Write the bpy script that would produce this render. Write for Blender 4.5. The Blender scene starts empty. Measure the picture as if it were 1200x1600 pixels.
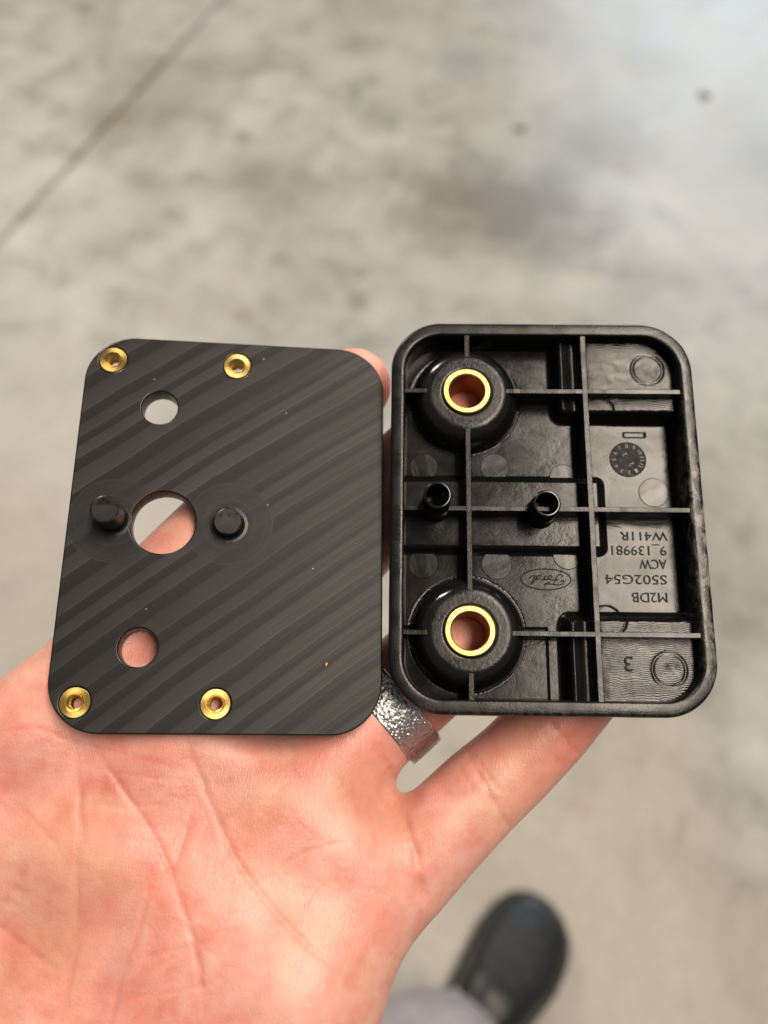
import bpy, bmesh, math, random
import numpy as np
from mathutils import Matrix, Vector, noise

# ------------------------------------------------------------------ camera, light, exposure
scene = bpy.context.scene
COL = scene.collection
CAM_H, PITCH = 1.10, math.radians(33.0)          # phone held about 1.1 m above the floor, looking down and forward
FPX = 1260.0                                      # focal length in pixels of a 1200 x 1600 frame
cam_data = bpy.data.cameras.new('camera')
cam = bpy.data.objects.new('camera', cam_data); COL.objects.link(cam)
cam.location = (0, 0, CAM_H); cam.rotation_euler = (PITCH, 0, 0)
cam_data.sensor_fit = 'HORIZONTAL'; cam_data.sensor_width = 36.0
cam_data.lens = 36.0 * FPX / 1200.0
cam_data.clip_start = 0.01; cam_data.clip_end = 100.0
cam_data.dof.use_dof = True; cam_data.dof.focus_distance = 0.150; cam_data.dof.aperture_fstop = 12.5
scene.camera = cam

world = bpy.data.worlds.new('World'); scene.world = world; world.use_nodes = True
bg = world.node_tree.nodes['Background']
bg.inputs['Color'].default_value = (0.95, 0.96, 1.0, 1); bg.inputs['Strength'].default_value = 0.13   # dim bounce of the garage

def area_light(name, loc, target, size, size_y, power, color):
    l = bpy.data.lights.new(name, 'AREA'); l.shape = 'RECTANGLE'; l.size = size; l.size_y = size_y
    l.energy = power; l.color = color
    o = bpy.data.objects.new(name, l); COL.objects.link(o); o.location = loc
    o.rotation_euler = (Vector(target) - Vector(loc)).to_track_quat('-Z', 'Y').to_euler()
    return o
area_light('ceiling_lamp_key', (0.62, 0.0, 2.75), (0.25, 0.0, 0.9), 1.5, 0.42, 56, (1.0, 0.87, 0.72))
area_light('added_fill_light', (-1.6, 2.6, 2.9), (-1.2, 2.3, 0), 0.4, 1.4, 85, (1.0, 0.91, 0.80))  # added fill light for the far floor, no known lamp there
area_light('garage_door_daylight', (2.6, 5.2, 1.9), (0.5, 1.6, 0.1), 3.2, 2.2, 150, (0.76, 0.88, 1.0))

vs = scene.view_settings
vs.view_transform = 'Standard'; vs.look = 'None'; vs.exposure = 0.0; vs.gamma = 1.0
scene.render.film_transparent = False
scene.cycles.max_bounces = 8

# ------------------------------------------------------------------ helpers
MM = 0.001
CAMROT = Matrix.Rotation(PITCH, 3, 'X')
CAMROT_NP = np.array(CAMROT)
def ray(px, py, depth_mm):                        # a point seen at px, py at a given depth, camera frame, mm
    return np.array([(px - 600.0) / FPX * depth_mm, -(py - 800.0) / FPX * depth_mm, -depth_mm])
def cam_to_world(p_mm):
    p = np.asarray(p_mm, float) * MM
    return p @ CAMROT_NP.T + np.array([0, 0, CAM_H])
def floor_hit(px, py, z=0.0):
    d = Vector(CAMROT @ Vector(((px - 600) / FPX, -(py - 800) / FPX, -1.0)))
    s = (z - CAM_H) / d.z
    return Vector((0, 0, CAM_H)) + d * s

def mesh_obj(name, verts, faces, mat=None, parent=None, smooth=True):
    me = bpy.data.meshes.new(name)
    me.from_pydata([tuple(v) for v in verts], [], [tuple(f) for f in faces])
    me.validate(); me.update()
    if smooth: me.polygons.foreach_set('use_smooth', [True] * len(me.polygons))
    if mat: me.materials.append(mat)
    o = bpy.data.objects.new(name, me); COL.objects.link(o)
    if parent: o.parent = parent
    return o
def from_bm(name, bm, mat=None, parent=None, smooth=False):
    me = bpy.data.meshes.new(name); bm.to_mesh(me); bm.free()
    if smooth: me.polygons.foreach_set('use_smooth', [True] * len(me.polygons))
    if mat: me.materials.append(mat)
    o = bpy.data.objects.new(name, me); COL.objects.link(o)
    if parent: o.parent = parent
    return o
def empty(name, matrix):
    o = bpy.data.objects.new(name, None); COL.objects.link(o); o.matrix_world = matrix
    o.empty_display_size = 0.01
    return o
def tag(o, label=None, cat=None, group=None, kind=None):
    if label: o['label'] = label
    if cat: o['category'] = cat
    if group: o['group'] = group
    if kind: o['kind'] = kind
    return o
def sharp_by_angle(o, deg=35):
    me = o.data
    bm = bmesh.new(); bm.from_mesh(me)
    for e in bm.edges:
        if len(e.link_faces) == 2 and e.calc_face_angle(0) > math.radians(deg): e.smooth = False
    bm.to_mesh(me); bm.free()
def lathe(name, profile, mat, parent, loc=(0, 0, 0), seg=64, closed=True, sharp=35):
    """profile: (r, z) in mm, turned about local z."""
    n = len(profile); vs_, fs = [], []
    for k in range(seg):
        a = 2 * math.pi * k / seg
        for r, z in profile:
            vs_.append((r * MM * math.cos(a), r * MM * math.sin(a), z * MM))
    m = n if closed else n - 1
    for k in range(seg):
        k2 = (k + 1) % seg
        for i in range(m):
            j = (i + 1) % n
            fs.append((k * n + i, k2 * n + i, k2 * n + j, k * n + j))
    o = mesh_obj(name, vs_, fs, mat, parent); o.location = loc
    bm = bmesh.new(); bm.from_mesh(o.data)
    bmesh.ops.remove_doubles(bm, verts=bm.verts, dist=1e-7)
    bmesh.ops.recalc_face_normals(bm, faces=bm.faces)
    bm.to_mesh(o.data); bm.free()
    sharp_by_angle(o, sharp)
    return o
def rrect(hw, hh, r, n=14):
    """rounded rectangle outline, counter-clockwise, mm"""
    pts = []
    for cx, cy, a0 in ((hw - r, hh - r, 0), (-hw + r, hh - r, 90), (-hw + r, -hh + r, 180), (hw - r, -hh + r, 270)):
        for k in range(n + 1):
            a = math.radians(a0 + 90.0 * k / n)
            pts.append((cx + r * math.cos(a), cy + r * math.sin(a)))
    return pts
def circle(cx, cy, r, n=64):
    return [(cx + r * math.cos(2 * math.pi * k / n), cy + r * math.sin(2 * math.pi * k / n)) for k in range(n)]
def sheet(name, outlines, z_top, thick, bevel, mat, parent):
    """flat plate with holes: first outline is the edge, the others are holes (mm)"""
    cu = bpy.data.curves.new(name, 'CURVE'); cu.dimensions = '2D'; cu.fill_mode = 'BOTH'
    for pts in outlines:
        s = cu.splines.new('POLY'); s.points.add(len(pts) - 1); s.use_cyclic_u = True
        for p, (x, y) in zip(s.points, pts): p.co = (x * MM, y * MM, 0, 1)
    cu.extrude = (thick / 2 - bevel) * MM; cu.bevel_depth = bevel * MM; cu.bevel_resolution = 2; cu.offset = -bevel * MM
    tmp = bpy.data.objects.new('tmp', cu); COL.objects.link(tmp)
    bpy.context.view_layer.update()
    me = bpy.data.meshes.new_from_object(tmp.evaluated_get(bpy.context.evaluated_depsgraph_get()))
    bpy.data.objects.remove(tmp)
    me.name = name; me.materials.clear(); me.materials.append(mat)
    bm = bmesh.new(); bm.from_mesh(me)
    bmesh.ops.remove_doubles(bm, verts=bm.verts, dist=1e-6)
    bmesh.ops.translate(bm, verts=bm.verts, vec=(0, 0, (z_top - thick / 2) * MM))
    bm.to_mesh(me); bm.free()
    me.polygons.foreach_set('use_smooth', [True] * len(me.polygons))
    o = bpy.data.objects.new(name, me); COL.objects.link(o); o.parent = parent
    bm = bmesh.new(); bm.from_mesh(me)
    for f in bm.faces:
        flat = abs(f.normal.z) > 0.999
        f.smooth = not flat
        if flat:
            for e in f.edges: e.smooth = False
    bm.to_mesh(me); bm.free()
    return o

# ------------------------------------------------------------------ materials
def material(name):
    m = bpy.data.materials.new(name); m.use_nodes = True
    nt = m.node_tree; p = nt.nodes['Principled BSDF']
    return m, nt, p
def N(nt, typ, **kw):
    n = nt.nodes.new(typ)
    for k, v in kw.items():
        if k in ('operation', 'blend_type', 'data_type', 'wave_type', 'wave_profile', 'bands_direction', 'feature', 'interpolation_type', 'attribute_name', 'noise_dimensions', 'clamp', 'vector_type', 'distance'):
            setattr(n, k, v)
        else:
            n.inputs[k].default_value = v
    return n
def L(nt, a, b): nt.links.new(a, b)
def ramp(nt, src, stops, interp='LINEAR'):
    r = nt.nodes.new('ShaderNodeValToRGB'); r.color_ramp.interpolation = interp
    e = r.color_ramp.elements
    while len(e) > 1: e.remove(e[-1])
    for i, (pos, c) in enumerate(stops):
        x = e[0] if i == 0 else e.new(pos)
        x.position = pos
        x.color = c if len(c) == 4 else (*c, 1)
    L(nt, src, r.inputs['Fac']); return r
def g(v): return (v, v, v)
def coords(nt): return nt.nodes.new('ShaderNodeTexCoord').outputs['Object']
def mapping(nt, vec, rot=(0, 0, 0), scale=(1, 1, 1), loc=(0, 0, 0)):
    m = nt.nodes.new('ShaderNodeMapping'); L(nt, vec, m.inputs['Vector'])
    m.inputs['Rotation'].default_value = rot; m.inputs['Scale'].default_value = scale; m.inputs['Location'].default_value = loc
    return m.outputs['Vector']
def noise_tex(nt, vec, scale, detail=4, rough=0.5, dist=0.0):
    n = N(nt, 'ShaderNodeTexNoise', Scale=scale, Detail=detail, Roughness=rough, Distortion=dist)
    L(nt, vec, n.inputs['Vector']); return n.outputs['Fac']
def math_node(nt, op, a, b=None, c=None):
    n = nt.nodes.new('ShaderNodeMath'); n.operation = op
    for i, v in enumerate((a, b, c)):
        if v is None: continue
        if isinstance(v, (int, float)): n.inputs[i].default_value = v
        else: L(nt, v, n.inputs[i])
    return n.outputs[0]
def mix_col(nt, fac, a, b, blend='MIX'):
    n = nt.nodes.new('ShaderNodeMix'); n.data_type = 'RGBA'; n.blend_type = blend
    for k, v in ((0, fac), (6, a), (7, b)):
        if isinstance(v, (int, float)): n.inputs[k].default_value = v
        elif isinstance(v, tuple): n.inputs[k].default_value = (*v, 1) if len(v) == 3 else v
        else: L(nt, v, n.inputs[k])
    return n.outputs[2]
def bump(nt, p, height, strength, dist, normal=None):
    b = nt.nodes.new('ShaderNodeBump'); b.inputs['Strength'].default_value = strength; b.inputs['Distance'].default_value = dist
    L(nt, height, b.inputs['Height'])
    if normal is not None: L(nt, normal, b.inputs['Normal'])
    if p is not None: L(nt, b.outputs['Normal'], p.inputs['Normal'])
    return b.outputs['Normal']

def mat_concrete():
    m, nt, p = material('polished_concrete'); c = coords(nt)
    n1 = noise_tex(nt, c, 2.2, 5, 0.62, 0.6)
    n2 = noise_tex(nt, c, 9.0, 6, 0.65, 0.3)
    n3 = noise_tex(nt, c, 60.0, 4, 0.6)
    n4 = noise_tex(nt, mapping(nt, c, loc=(3.1, 1.7, 0)), 1.1, 3, 0.5, 0.8)
    base = ramp(nt, n1, [(0.28, (0.27, 0.252, 0.215)), (0.47, (0.395, 0.376, 0.333)), (0.7, (0.50, 0.482, 0.435))]).outputs['Color']
    mid = ramp(nt, n2, [(0.30, g(0.58)), (0.5, g(1.0)), (0.70, g(1.18))]).outputs['Color']
    col = mix_col(nt, 0.85, base, mid, 'MULTIPLY')
    warm = ramp(nt, n4, [(0.42, g(0)), (0.62, g(1))]).outputs['Color']
    col = mix_col(nt, math_node(nt, 'MULTIPLY', warm, 0.34), col, (0.40, 0.335, 0.245))
    # oily brown-grey stain and a few small dark spots
    st = noise_tex(nt, c, 7.0, 5, 0.65, 0.2)
    def blot(x, y, rx, ry, rot=0.0):
        v = mapping(nt, c, loc=(-x, -y, 0))
        v = mapping(nt, v, rot=(0, 0, rot)); v = mapping(nt, v, scale=(1 / rx, 1 / ry, 0))
        n = nt.nodes.new('ShaderNodeVectorMath'); n.operation = 'LENGTH'; L(nt, v, n.inputs[0])
        d = math_node(nt, 'ADD', n.outputs['Value'], math_node(nt, 'MULTIPLY', math_node(nt, 'SUBTRACT', st, 0.5), 1.6))
        return d
    def px_blot(px, py, rx, ry, rot=0.0):
        f = floor_hit(px, py); return blot(f.x, f.y, rx, ry, rot)
    for px, py, rx, ry, rot, amt, colr in (
            (790, 320, 0.34, 0.24, 0.5, 0.85, (0.17, 0.143, 0.112)), (930, 215, 0.20, 0.26, 0.2, 0.55, (0.22, 0.195, 0.16)),
            (660, 350, 0.14, 0.09, 0.2, 0.45, (0.23, 0.21, 0.18)), (720, 95, 0.10, 0.13, 0, 0.5, (0.24, 0.235, 0.23)), (435, 405, 0.035, 0.030, 0, 0.5, (0.20, 0.17, 0.14)),
            (560, 470, 0.030, 0.030, 0, 0.42, (0.15, 0.11, 0.07)), (380, 215, 0.030, 0.045, 0, 0.55, (0.22, 0.18, 0.13)),
            (132, 12, 0.035, 0.05, 0, 0.7, (0.20, 0.18, 0.15)), (380, 492, 0.05, 0.03, 0, 0.5, (0.24, 0.20, 0.15)),
            (565, 425, 0.02, 0.03, 0, 0.5, (0.24, 0.2, 0.15)), (1000, 1190, 0.012, 0.010, 0, 0.5, (0.22, 0.18, 0.12)),
            (905, 1262, 0.035, 0.014, 0.3, 0.35, (0.26, 0.18, 0.11)), (1060, 1310, 0.010, 0.05, 0.4, 0.35, (0.22, 0.18, 0.13)),
            (255, 150, 0.24, 0.26, 0, 0.50, (0.27, 0.235, 0.18)), (440, 300, 0.22, 0.12, 0.3, 0.45, (0.24, 0.21, 0.165)), (610, 270, 0.03, 0.05, 0, 0.4, (0.24, 0.22, 0.19)), (905, 440, 0.10, 0.05, 0, 0.5, (0.58, 0.52, 0.40)),
            (1050, 430, 0.15, 0.09, 0.3, 0.35, (0.30, 0.26, 0.20))):
        d = px_blot(px, py, rx, ry, rot)
        f = ramp(nt, d, [(0.15, g(1)), (1.0, g(0))], 'EASE').outputs['Color']
        col = mix_col(nt, math_node(nt, 'MULTIPLY', f, amt), col, colr)
    fine = ramp(nt, n3, [(0.25, g(0.86)), (0.7, g(1.08))]).outputs['Color']
    col = mix_col(nt, 0.8, col, fine, 'MULTIPLY')
    L(nt, col, p.inputs['Base Color'])
    r = ramp(nt, n2, [(0.3, g(0.36)), (0.7, g(0.52))]).outputs['Color']
    L(nt, r, p.inputs['Roughness'])
    bump(nt, p, n3, 0.15, 0.002)
    return m

def mat_simple(name, color, rough, metallic=0.0, nscale=None, nstr=0.2, ndist=0.0001, spec=0.5, detail=3):
    m, nt, p = material(name)
    p.inputs['Base Color'].default_value = (*color, 1); p.inputs['Roughness'].default_value = rough
    p.inputs['Metallic'].default_value = metallic; p.inputs['Specular IOR Level'].default_value = spec
    if nscale:
        c = coords(nt); n = noise_tex(nt, c, nscale, detail, 0.6)
        bump(nt, p, n, nstr, ndist)
        r = ramp(nt, noise_tex(nt, c, nscale * 0.31, 3), [(0.3, g(max(0.02, rough - 0.08))), (0.7, g(min(1, rough + 0.1)))]).outputs['Color']
        L(nt, r, p.inputs['Roughness'])
    return m

PEGS = ((-21.75, 0.45, 6.6), (0.15, 0.05, 2.6))
def mat_milled():
    """black anodised aluminium faced with an end mill: overlapping passes at about 37 degrees, discs around the pegs"""
    m, nt, p = material('milled_black_anodised'); c = coords(nt)
    wob = noise_tex(nt, c, 38, 2)
    sep = nt.nodes.new('ShaderNodeSeparateXYZ'); L(nt, mapping(nt, c, rot=(0, 0, math.radians(-37.0)), scale=(1, 1, 1)), sep.inputs[0])
    X, Y = sep.outputs['X'], sep.outputs['Y']
    # passes: slight bow, spacing 4.9 mm on the left, finer to the right
    bow = math_node(nt, 'MULTIPLY', math_node(nt, 'MULTIPLY', X, X), 0.7)
    yy = math_node(nt, 'ADD', math_node(nt, 'ADD', Y, bow), math_node(nt, 'MULTIPLY', math_node(nt, 'SUBTRACT', wob, 0.5), 0.0016))
    yy = math_node(nt, 'ADD', yy, math_node(nt, 'MULTIPLY', math_node(nt, 'SINE', math_node(nt, 'MULTIPLY', Y, 410)), 0.0007))
    t = math_node(nt, 'FRACT', math_node(nt, 'MULTIPLY', yy, 1 / 0.00455))
    t2 = math_node(nt, 'FRACT', math_node(nt, 'ADD', math_node(nt, 'MULTIPLY', yy, 1 / 0.00228), 0.37))
    # tool marks inside a pass: very fine lines
    fine = noise_tex(nt, mapping(nt, c, rot=(0, 0, math.radians(-37.0)), scale=(60, 5200, 1)), 1.0, 2)
    grain = noise_tex(nt, c, 5200, 2)
    prof = ramp(nt, t, [(0.0, g(1.1)), (0.035, g(0.60)), (0.50, g(0.42)), (0.56, g(0.05)), (0.9, g(0.10)), (0.985, g(0.2)), (1.0, g(1.1))]).outputs['Color']
    prof2 = ramp(nt, t2, [(0.0, g(1.0)), (0.05, g(0.40)), (0.5, g(0.28)), (0.55, g(0.12)), (0.975, g(0.1)), (1.0, g(1.0))]).outputs['Color']
    big = noise_tex(nt, c, 55, 2)
    sepo = nt.nodes.new('ShaderNodeSeparateXYZ'); L(nt, c, sepo.inputs[0])
    wr = ramp(nt, math_node(nt, 'MULTIPLY_ADD', sepo.outputs['X'], 1 / 0.06, 0.5), [(0.45, g(0.05)), (1.0, g(0.6))]).outputs['Color']
    line = mix_col(nt, wr, prof, prof2)
    pid = math_node(nt, 'FLOOR', math_node(nt, 'MULTIPLY', yy, 1 / 0.00455))
    wn = nt.nodes.new('ShaderNodeTexWhiteNoise'); wn.noise_dimensions = '1D'; L(nt, pid, wn.inputs['W'])
    each = math_node(nt, 'MULTIPLY_ADD', wn.outputs['Value'], 0.5, 0.7)          # no two passes are quite alike
    alongc = nt.nodes.new('ShaderNodeCombineXYZ'); L(nt, math_node(nt, 'MULTIPLY', X, 55), alongc.inputs[0]); L(nt, math_node(nt, 'MULTIPLY', pid, 3.7), alongc.inputs[1])
    along = noise_tex(nt, alongc.outputs[0], 1.0, 3)
    line = math_node(nt, 'MULTIPLY', math_node(nt, 'MULTIPLY', line, each), math_node(nt, 'MULTIPLY_ADD', along, 1.0, 0.45))
    # turned discs around the pegs
    masks = None
    for x, y, h in PEGS:
        vm = nt.nodes.new('ShaderNodeVectorMath'); vm.operation = 'DISTANCE'
        cx = nt.nodes.new('ShaderNodeCombineXYZ'); L(nt, sepo.outputs['X'], cx.inputs[0]); L(nt, sepo.outputs['Y'], cx.inputs[1])
        L(nt, cx.outputs[0], vm.inputs[0]); vm.inputs[1].default_value = (x * MM, y * MM, 0)
        d = math_node(nt, 'ADD', vm.outputs['Value'], math_node(nt, 'MULTIPLY', math_node(nt, 'SUBTRACT', wob, 0.5), 0.002))
        k = ramp(nt, math_node(nt, 'MULTIPLY', d, 100), [(0.0, g(1)), (0.82, g(0.95)), (0.85, g(0.0))]).outputs['Color']
        ringl = ramp(nt, math_node(nt, 'MULTIPLY', d, 100), [(0.0, g(0.45)), (0.28, g(0.10)), (0.40, g(0.08)), (0.46, g(0.22)), (0.50, g(0.36)), (0.53, g(0.16)), (0.66, g(0.20)), (0.70, g(0.33)), (0.74, g(0.20)), (0.79, g(0.28)), (0.83, g(0.50)), (0.85, g(0.10))]).outputs['Color']
        ringl = math_node(nt, 'MULTIPLY', ringl, math_node(nt, 'MULTIPLY_ADD', noise_tex(nt, c, 210, 4, 0.6), 1.5, 0.25))
        line = mix_col(nt, math_node(nt, 'MULTIPLY', k, 0.72), line, ringl)
    line = math_node(nt, 'MULTIPLY', line, math_node(nt, 'MULTIPLY_ADD', grain, 0.9, 0.55))
    colr = mix_col(nt, line, (0.0030, 0.0029, 0.0027), (0.044, 0.0425, 0.0395))  # reflective sheen of the milling put into the base colour as bands
    # stray dust specks
    vo = N(nt, 'ShaderNodeTexVoronoi', Scale=260.0); L(nt, c, vo.inputs['Vector'])
    dust = math_node(nt, 'LESS_THAN', vo.outputs['Distance'], 0.038)
    pick = math_node(nt, 'GREATER_THAN', noise_tex(nt, c, 170, 1), 0.50)
    dust = math_node(nt, 'MULTIPLY', dust, pick)
    colr = mix_col(nt, math_node(nt, 'MULTIPLY', dust, 0.75), colr, (0.42, 0.40, 0.37))
    L(nt, colr, p.inputs['Base Color'])
    p.inputs['Specular IOR Level'].default_value = 0.24
    rr = math_node(nt, 'MULTIPLY_ADD', line, -0.12, 0.50)
    L(nt, rr, p.inputs['Roughness'])
    h = math_node(nt, 'ADD', math_node(nt, 'MULTIPLY', line, 0.5), math_node(nt, 'MULTIPLY', fine, 0.25))
    h = math_node(nt, 'ADD', h, math_node(nt, 'MULTIPLY', grain, 0.5))
    bump(nt, p, h, 0.22, 0.00006)
    return m

def mat_plastic(name='moulded_black_plastic', rough=0.30, grain=0.5, scale=2600, spec=0.5, glare_and_scuffs=False):
    m, nt, p = material(name); c = coords(nt)
    p.inputs['Base Color'].default_value = (0.0055, 0.0053, 0.0052, 1)
    p.inputs['Specular IOR Level'].default_value = spec
    n = noise_tex(nt, c, scale, 3, 0.6)
    w = noise_tex(nt, mapping(nt, c, scale=(0.25, 1, 1)), 260, 4, 0.6, 0.5)
    r = ramp(nt, w, [(0.3, g(max(rough - 0.09, 0.08))), (0.7, g(rough + 0.12))]).outputs['Color']
    L(nt, r, p.inputs['Roughness'])
    if glare_and_scuffs:      # right side of the rim: glare painted as pale patches; lower edge: rub marks
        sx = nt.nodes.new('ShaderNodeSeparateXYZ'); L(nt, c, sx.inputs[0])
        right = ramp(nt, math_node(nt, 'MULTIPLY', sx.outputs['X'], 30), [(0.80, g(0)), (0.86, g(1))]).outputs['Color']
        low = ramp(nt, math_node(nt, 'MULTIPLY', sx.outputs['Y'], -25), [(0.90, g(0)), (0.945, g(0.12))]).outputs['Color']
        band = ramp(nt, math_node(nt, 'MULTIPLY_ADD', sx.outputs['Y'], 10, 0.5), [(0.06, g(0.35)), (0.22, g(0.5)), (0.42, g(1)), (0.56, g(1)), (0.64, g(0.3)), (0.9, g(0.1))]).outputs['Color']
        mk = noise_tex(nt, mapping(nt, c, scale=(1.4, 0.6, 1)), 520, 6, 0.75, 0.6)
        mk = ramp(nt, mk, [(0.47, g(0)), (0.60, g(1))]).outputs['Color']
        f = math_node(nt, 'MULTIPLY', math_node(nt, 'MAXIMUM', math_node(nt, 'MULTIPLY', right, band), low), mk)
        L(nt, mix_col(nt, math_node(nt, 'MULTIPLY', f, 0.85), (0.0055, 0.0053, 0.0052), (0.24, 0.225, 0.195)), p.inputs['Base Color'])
    n0 = bump(nt, None, w, 0.16, 0.0004)
    bump(nt, p, n, grain, 0.00005, n0)
    return m

def mat_floor_plastic():
    """inside floor of the cover: glossy, with wavy machining marks left by the mould"""
    m, nt, p = material('mould_marked_black_plastic'); c = coords(nt)
    p.inputs['Base Color'].default_value = (0.0045, 0.0042, 0.004, 1)
    p.inputs['Specular IOR Level'].default_value = 0.24
    sx = nt.nodes.new('ShaderNodeSeparateXYZ'); L(nt, c, sx.inputs[0])
    raised = ramp(nt, math_node(nt, 'MULTIPLY_ADD', sx.outputs['Z'], 200, 1.2), [(0.42, g(0)), (0.5, g(1))]).outputs['Color']
    wv = N(nt, 'ShaderNodeTexWave', Scale=900.0, Distortion=14.0, Detail=1.0); wv.inputs['Detail Scale'].default_value = 0.35
    wv.wave_type = 'BANDS'; wv.bands_direction = 'Y'; L(nt, mapping(nt, c, scale=(1, 1, 0)), wv.inputs['Vector'])
    w = noise_tex(nt, mapping(nt, c, scale=(0.65, 1, 1)), 170, 4, 0.6, 0.4)
    streak = noise_tex(nt, mapping(nt, c, scale=(0.05, 1, 1)), 1500, 3, 0.6)
    n = noise_tex(nt, c, 2600, 3, 0.6)
    r = ramp(nt, w, [(0.3, g(0.14)), (0.7, g(0.26))]).outputs['Color']
    L(nt, r, p.inputs['Roughness'])
    h1 = bump(nt, None, w, 0.17, 0.0006)
    h2 = bump(nt, None, math_node(nt, 'MULTIPLY', wv.outputs['Fac'], raised), 0.40, 0.00005, h1)
    h3 = bump(nt, None, streak, 0.12, 0.00006, h2)
    bump(nt, p, n, 0.20, 0.00005, h3)
    return m

def mat_brass(name, rough, turned=True):
    m, nt, p = material(name); c = coords(nt)
    p.inputs['Metallic'].default_value = 1.0; p.inputs['Roughness'].default_value = rough
    n = noise_tex(nt, c, 700, 5, 0.7)
    col = ramp(nt, n, [(0.28, (0.46, 0.27, 0.07)), (0.42, (0.68, 0.45, 0.13)), (0.7, (0.84, 0.62, 0.24))]).outputs['Color']
    L(nt, col, p.inputs['Base Color'])
    if turned:
        sx = nt.nodes.new('ShaderNodeSeparateXYZ'); L(nt, c, sx.inputs[0])
        rad = math_node(nt, 'SQRT', math_node(nt, 'ADD', math_node(nt, 'MULTIPLY', sx.outputs['X'], sx.outputs['X']), math_node(nt, 'MULTIPLY', sx.outputs['Y'], sx.outputs['Y'])))
        s = math_node(nt, 'SINE', math_node(nt, 'MULTIPLY', rad, 42000))
        bump(nt, p, s, 0.08, 0.00002)
        p.inputs['Anisotropic'].default_value = 0.75
        tg = nt.nodes.new('ShaderNodeTangent'); tg.direction_type = 'RADIAL'; tg.axis = 'Z'; L(nt, tg.outputs[0], p.inputs['Tangent'])
    else:
        bump(nt, p, noise_tex(nt, c, 2500, 2), 0.2, 0.00004)
    return m

def mat_skin():
    m, nt, p = material('palm_skin'); c = coords(nt)
    n1 = noise_tex(nt, c, 62, 4, 0.6, 0.6)
    n2 = noise_tex(nt, c, 240, 4, 0.6)
    at = nt.nodes.new('ShaderNodeAttribute'); at.attribute_name = 'flush'
    col = ramp(nt, n1, [(0.30, (0.62, 0.230, 0.180)), (0.5, (0.68, 0.318, 0.258)), (0.68, (0.70, 0.385, 0.322))]).outputs['Color']
    col = mix_col(nt, math_node(nt, 'MULTIPLY', at.outputs['Fac'], 0.75), col, (0.67, 0.225, 0.165))
    tan = ramp(nt, noise_tex(nt, mapping(nt, c, loc=(0.3, 0.1, 0.2)), 48, 3, 0.55, 0.5), [(0.48, g(0)), (0.66, g(1))]).outputs['Color']
    col = mix_col(nt, math_node(nt, 'MULTIPLY', tan, 0.45), col, (0.61, 0.375, 0.255))
    mott = ramp(nt, n2, [(0.3, (0.93, 0.78, 0.76)), (0.5, (1.0, 0.98, 0.97)), (0.72, (1.06, 1.14, 1.14))]).outputs['Color']
    col = mix_col(nt, 0.8, col, mott, 'MULTIPLY')
    L(nt, col, p.inputs['Base Color'])
    p.inputs['Subsurface Weight'].default_value = 0.55
    p.inputs['Subsurface Radius'].default_value = (1.0, 0.32, 0.17)
    p.inputs['Subsurface Scale'].default_value = 0.0014
    p.inputs['Specular IOR Level'].default_value = 0.42
    rr = ramp(nt, n2, [(0.3, g(0.33)), (0.7, g(0.48))]).outputs['Color']; L(nt, rr, p.inputs['Roughness'])
    vo = N(nt, 'ShaderNodeTexVoronoi', Scale=1150.0); vo.feature = 'DISTANCE_TO_EDGE'
    L(nt, mapping(nt, c, scale=(1, 0.75, 1)), vo.inputs['Vector'])
    cells = ramp(nt, vo.outputs['Distance'], [(0.0, g(0)), (0.16, g(1))]).outputs['Color']
    wv = N(nt, 'ShaderNodeTexWave', Scale=620.0, Distortion=7.0, Detail=2.0); wv.inputs['Detail Scale'].default_value = 0.25
    wv.bands_direction = 'X'; L(nt, mapping(nt, c, rot=(0, 0, math.radians(12))), wv.inputs['Vector'])
    fold = noise_tex(nt, mapping(nt, c, rot=(0, 0, math.radians(35)), scale=(0.35, 1, 1)), 420, 4, 0.65, 1.2)
    h1 = bump(nt, None, fold, 0.08, 0.0007)
    h2 = bump(nt, None, wv.outputs['Fac'], 0.16, 0.00010, h1)
    bump(nt, p, cells, 0.20, 0.00012, h2)
    return m

def mat_hammered():
    m, nt, p = material('hammered_silver'); c = coords(nt)
    p.inputs['Metallic'].default_value = 1.0; p.inputs['Base Color'].default_value = (0.56, 0.545, 0.53, 1)
    p.inputs['Roughness'].default_value = 0.38
    vo = N(nt, 'ShaderNodeTexVoronoi', Scale=1500.0, Randomness=1.0); L(nt, c, vo.inputs['Vector'])
    n = noise_tex(nt, c, 2600, 3)
    h = ramp(nt, vo.outputs['Distance'], [(0.0, g(0)), (0.45, g(0.75)), (0.8, g(1))]).outputs['Color']
    h1 = bump(nt, None, h, 0.75, 0.00022)
    bump(nt, p, n, 0.15, 0.00006, h1)
    return m

def mat_fabric():
    m, nt, p = material('grey_trouser_cloth'); c = coords(nt)
    n = noise_tex(nt, c, 90, 5, 0.7)
    L(nt, ramp(nt, n, [(0.3, (0.26, 0.225, 0.235)), (0.7, (0.37, 0.325, 0.335))]).outputs['Color'], p.inputs['Base Color'])
    p.inputs['Roughness'].default_value = 0.9
    bump(nt, p, noise_tex(nt, c, 900, 2), 0.5, 0.001)
    return m

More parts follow.
